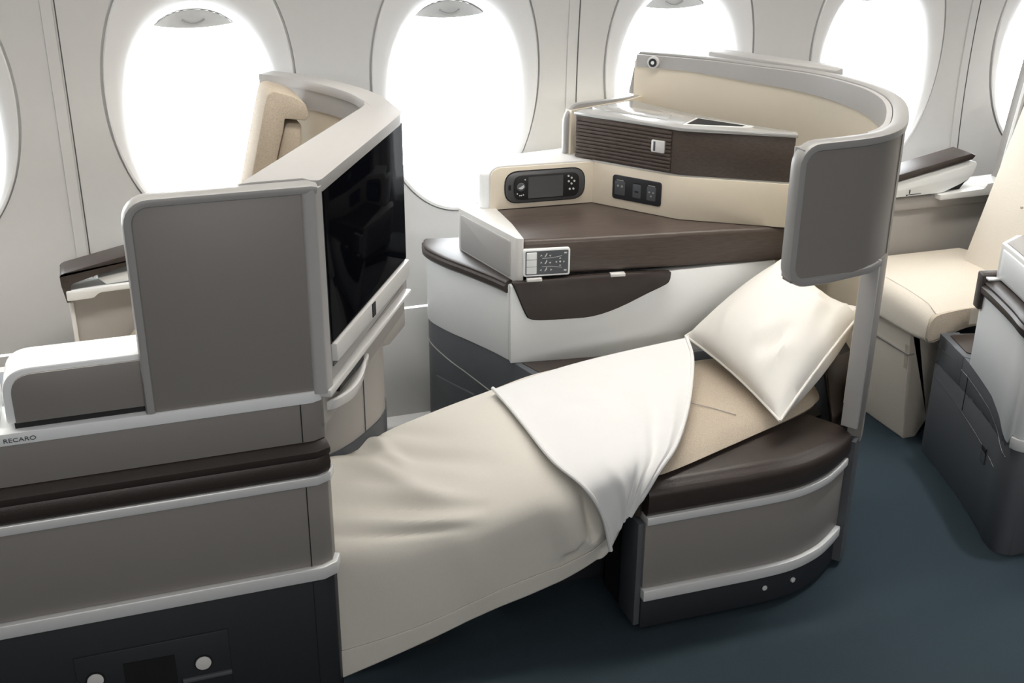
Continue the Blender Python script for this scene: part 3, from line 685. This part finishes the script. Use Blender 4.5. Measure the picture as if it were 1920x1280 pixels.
loft(bm, rings); part('seat_cushion', bm, 'seat', g)
part('cushion_border', xz(rnd([(2.24, .394), (1.96, .394), (1.882, .386), (1.878, .320), (1.895, .312), (1.945, .326), (1.985, .343), (2.24, .343)], [0, .04, .03, .01, .01, .02, .03, 0], 6), 2.185, 2.24), 'fabric', g, bevel=.004)
bk = [(2.155, .36), (2.172, .41), (2.33, 1.0), (2.45, 1.0), (2.27, .34)]
part('backrest', xz(rnd(bk, [.01, .005, .04, .04, .01], 5), 1.98, 2.44), 'seat', g, bevel=.02, seg=3)
for x, z, y in ((2.268, .80, 2.25), (2.215, .60, 2.3)): part('button_tuft', box(x-.004, x+.001, y, y+.006, z, z+.006), 'fabric', g)
part('seat_base', box(2.02, 2.30, 2.24, 2.60, 0, .325), 'dark', g, bevel=.01)
g = thing('window_armrest', 'raised white armrest with dark top by the window beyond the cream seat', 'armrest', (2.2, 2.64, 0))
part('side_panel', xz([(1.90, .0), (2.42, .0), (2.42, .548), (1.90, .556)], 2.622, 2.672), 'body', g, bevel=.004)
part('side_rib', box(1.90, 2.42, 2.614, 2.63, .515, .553), 'body', g, bevel=.006, seg=3)
part('armrest_beam', xz(rnd([(1.90, .560), (2.21, .562), (2.28, .586), (2.306, .606), (2.318, .64), (2.296, .648), (1.90, .560+.018)], [.002, .01, .02, .004, .01, .006, .002], 4), 2.605, 2.668), 'white', g, bevel=.003)
part('beam_gap_shade', xz([(2.21, .563), (2.28, .563), (2.31, .60), (2.27, .58)], 2.62, 2.66), 'black', g)  # black filler painted as the shade under the armrest beam
part('armrest_pad', xz([(1.90, .580), (2.292, .653), (2.302, .664), (2.285, .672), (1.90, .600)], 2.598, 2.680), 'leather', g, bevel=.003)
part('ledge', xz(rnd([(2.195, .544), (2.44, .546), (2.44, .582), (2.355, .580), (2.345, .566), (2.195, .560)], [.003, .002, .003, .004, .006, .003], 4), 2.592, 2.67), 'silver', g, bevel=.002)
bm = B(); R9 = Fr((1.9, 2.6045), (2.4, 2.6045)); R9.rr(.196, .199, .569, .580, 0, 0, .001, bm); R9.rr(.188, .236, .5655, .567, 0, 0, .001, bm); R9.disc(.189, .565, .0022, 0, .001, bm, 8)
part('hinge_mark', bm, 'black', g)

# ================================================================== right aisle console
g = thing('aisle_console', 'charcoal and white console with brown armrest band in front of the cream seat at right', 'console', (1.9, 1.9, 0))
rp = [(1.918, 2.190), (1.890, 2.085), (1.860, 1.99), (1.830, 1.905), (1.800, 1.83), (1.775, 1.775), (1.770, 1.735), (1.790, 1.714), (1.84, 1.708), (2.2, 1.708)]
rps = [tuple(p) for p in cr(rp, 4)]
RA = Along([V(p) for p in rps])
def s_near(al, x, y): return al.s[min(range(len(al.p)), key=lambda i: (al.p[i]-V((x, y))).length)]
sW, s6, sE = s_near(RA, 1.868, 2.02), s_near(RA, 1.77, 1.735), RA.L
part('base', prism(rps+[(2.2, 2.12), (2.06, 2.17)], .0, .262), 'char', g, bevel=.003)
def zb(s):
    pts = [(0, .336), (sW, .332), (s6-.15, .318), (s6-.08, .296), (s6-.03, .268), (s6, .262), (sE, .262)]
    for (a, z0), (b, z1) in zip(pts, pts[1:]):
        if s <= b: return z0+(z1-z0)*(s-a)/(b-a)
    return pts[-1][1]
def wallband(a, b, n, zlo, zhi, o0, o1):
    bm = B(); sub = RA.sub(a, b, n); rings = []
    for k, (p, n_) in enumerate(zip(sub, normals(sub))):
        s = a+(b-a)*k/n
        rings.append([(p.x+n_.x*o, p.y+n_.y*o, z) for o, z in ((o1, zlo(s)), (o1, zhi(s)), (o0, zhi(s)), (o0, zlo(s)))])
    return loft(bm, rings)
part('base_shoulder', wallband(0, s6+.012, 60, lambda s: .255, lambda s: max(zb(s), .264), -.05, 0), 'char', g, bevel=.002)
part('base_top', prism([(1.918, 2.188), (1.878, 2.05), (1.90, 2.01), (2.1, 1.98), (2.15, 2.12)], .255, .335), 'char', g, bevel=.004)
part('tray', prism(rnd([(1.930, 2.166), (1.897, 2.062), (1.93, 2.03), (2.02, 2.05), (2.05, 2.14)], .006), .330, .3375), 'leather', g)
part('tray_catch', prism([(1.962, 2.118), (1.998, 2.112), (1.992, 2.084), (1.952, 2.091)], .336, .3395), 'lip', g, bevel=.001)
part('base_groove', ribbon(RA, [((s6-.02)*k/30, zb((s6-.02)*k/30)-.034) for k in range(31)], .003, .0022), 'lcd', g)
part('hatch_groove', ribbon(RA, [(.004+(s6-.07)*k/20, .222-.040*(k/20)) for k in range(21)], .003, .0022), 'lcd', g)
part('hatch_seam', ribbon(RA, [(.185, .210+.09*k/6) for k in range(7)], .003, .0016), 'black', g)
lq = part('hatch_latch', ribbon(RA, [(s6-.150+.007*k, .170) for k in range(5)], .006, .030), 'lcd', g)
part('latch_shade', ribbon(RA, [(s6-.150+.007*k, .190) for k in range(5)], .006, .014), 'black', lq)  # black ribbon stands in for the shadow at the latch
part('silver_strip', sweep(RA.sub(s6-.012, sE, 30), rect(-.02, .006, .262, .290)), 'silver', g, bevel=.003)
part('white_panel', wallband(sW, sE, 70, lambda s: zb(s)+(.029 if s > s6-.012 else .001), lambda s: .512, -.06, .002), 'white', g, bevel=.002)
part('ledge_pad', sweep(RA.sub(sW+.004, sE, 60), [(-.06, .511), (.004, .511), (.010, .518), (.011, .532), (.005, .537), (.006, .543), (.0, .550), (-.012, .554), (-.06, .555)]), 'leather', g)
p, nn = RA.at(sW+.01); tdir = V((nn.y, -nn.x))
q = [p+nn*.012-tdir*.002, p+nn*.012+tdir*.030, p-nn*.055+tdir*.036, p-nn*.055-tdir*.002]
part('pad_end', prism([(v.x, v.y) for v in q], .475, .562), 'leather', g, bevel=.005)
part('pad_buckle', prism([(v.x, v.y) for v in (p+nn*.006-tdir*.004, p+nn*.006-tdir*.022, p-nn*.03-tdir*.022, p-nn*.03-tdir*.004)], .553, .558), 'silver', g, bevel=.001)
bx = [tuple(RA.at(sW+.012+(sE-sW-.012)*k/40)[0]-RA.at(sW+.012+(sE-sW-.012)*k/40)[1]*.018) for k in range(41)]
bo = part('storage_box', prism(bx+[(2.2, 1.95), (1.95, 2.03)], .556, .640), 'lip', g, bevel=.004)
part('box_lid', prism([(x+.010, y+.006) for x, y in bx[1:]]+[(2.2, 1.94), (1.96, 2.02)], .639, .6425), 'taupe', bo, bevel=.001)
BX = Along([V(v) for v in bx])
part('box_face', sweep(BX.sub(.016, BX.L, 40), rect(-.004, .003, .564, .629)), 'white', bo, bevel=.0025)

# ================================================================== shell of the row behind
g = thing('seat_shell', 'plain grey shell panel at the right picture edge behind the cream seat back', 'seat shell', (2.6, 2.64, 0))
part('outer_panel', xz([(2.40, .0), (2.95, .0), (2.95, 1.0), (2.475, 1.0), (2.449, .818), (2.41, .5)], 2.625, 2.66), 'taupe', g, bevel=.004)
part('edge_trim', tube([(2.476, 2.62, 1.0), (2.449, 2.62, .818), (2.415, 2.62, .55), (2.40, 2.62, .02)], .008), 'lip', g)
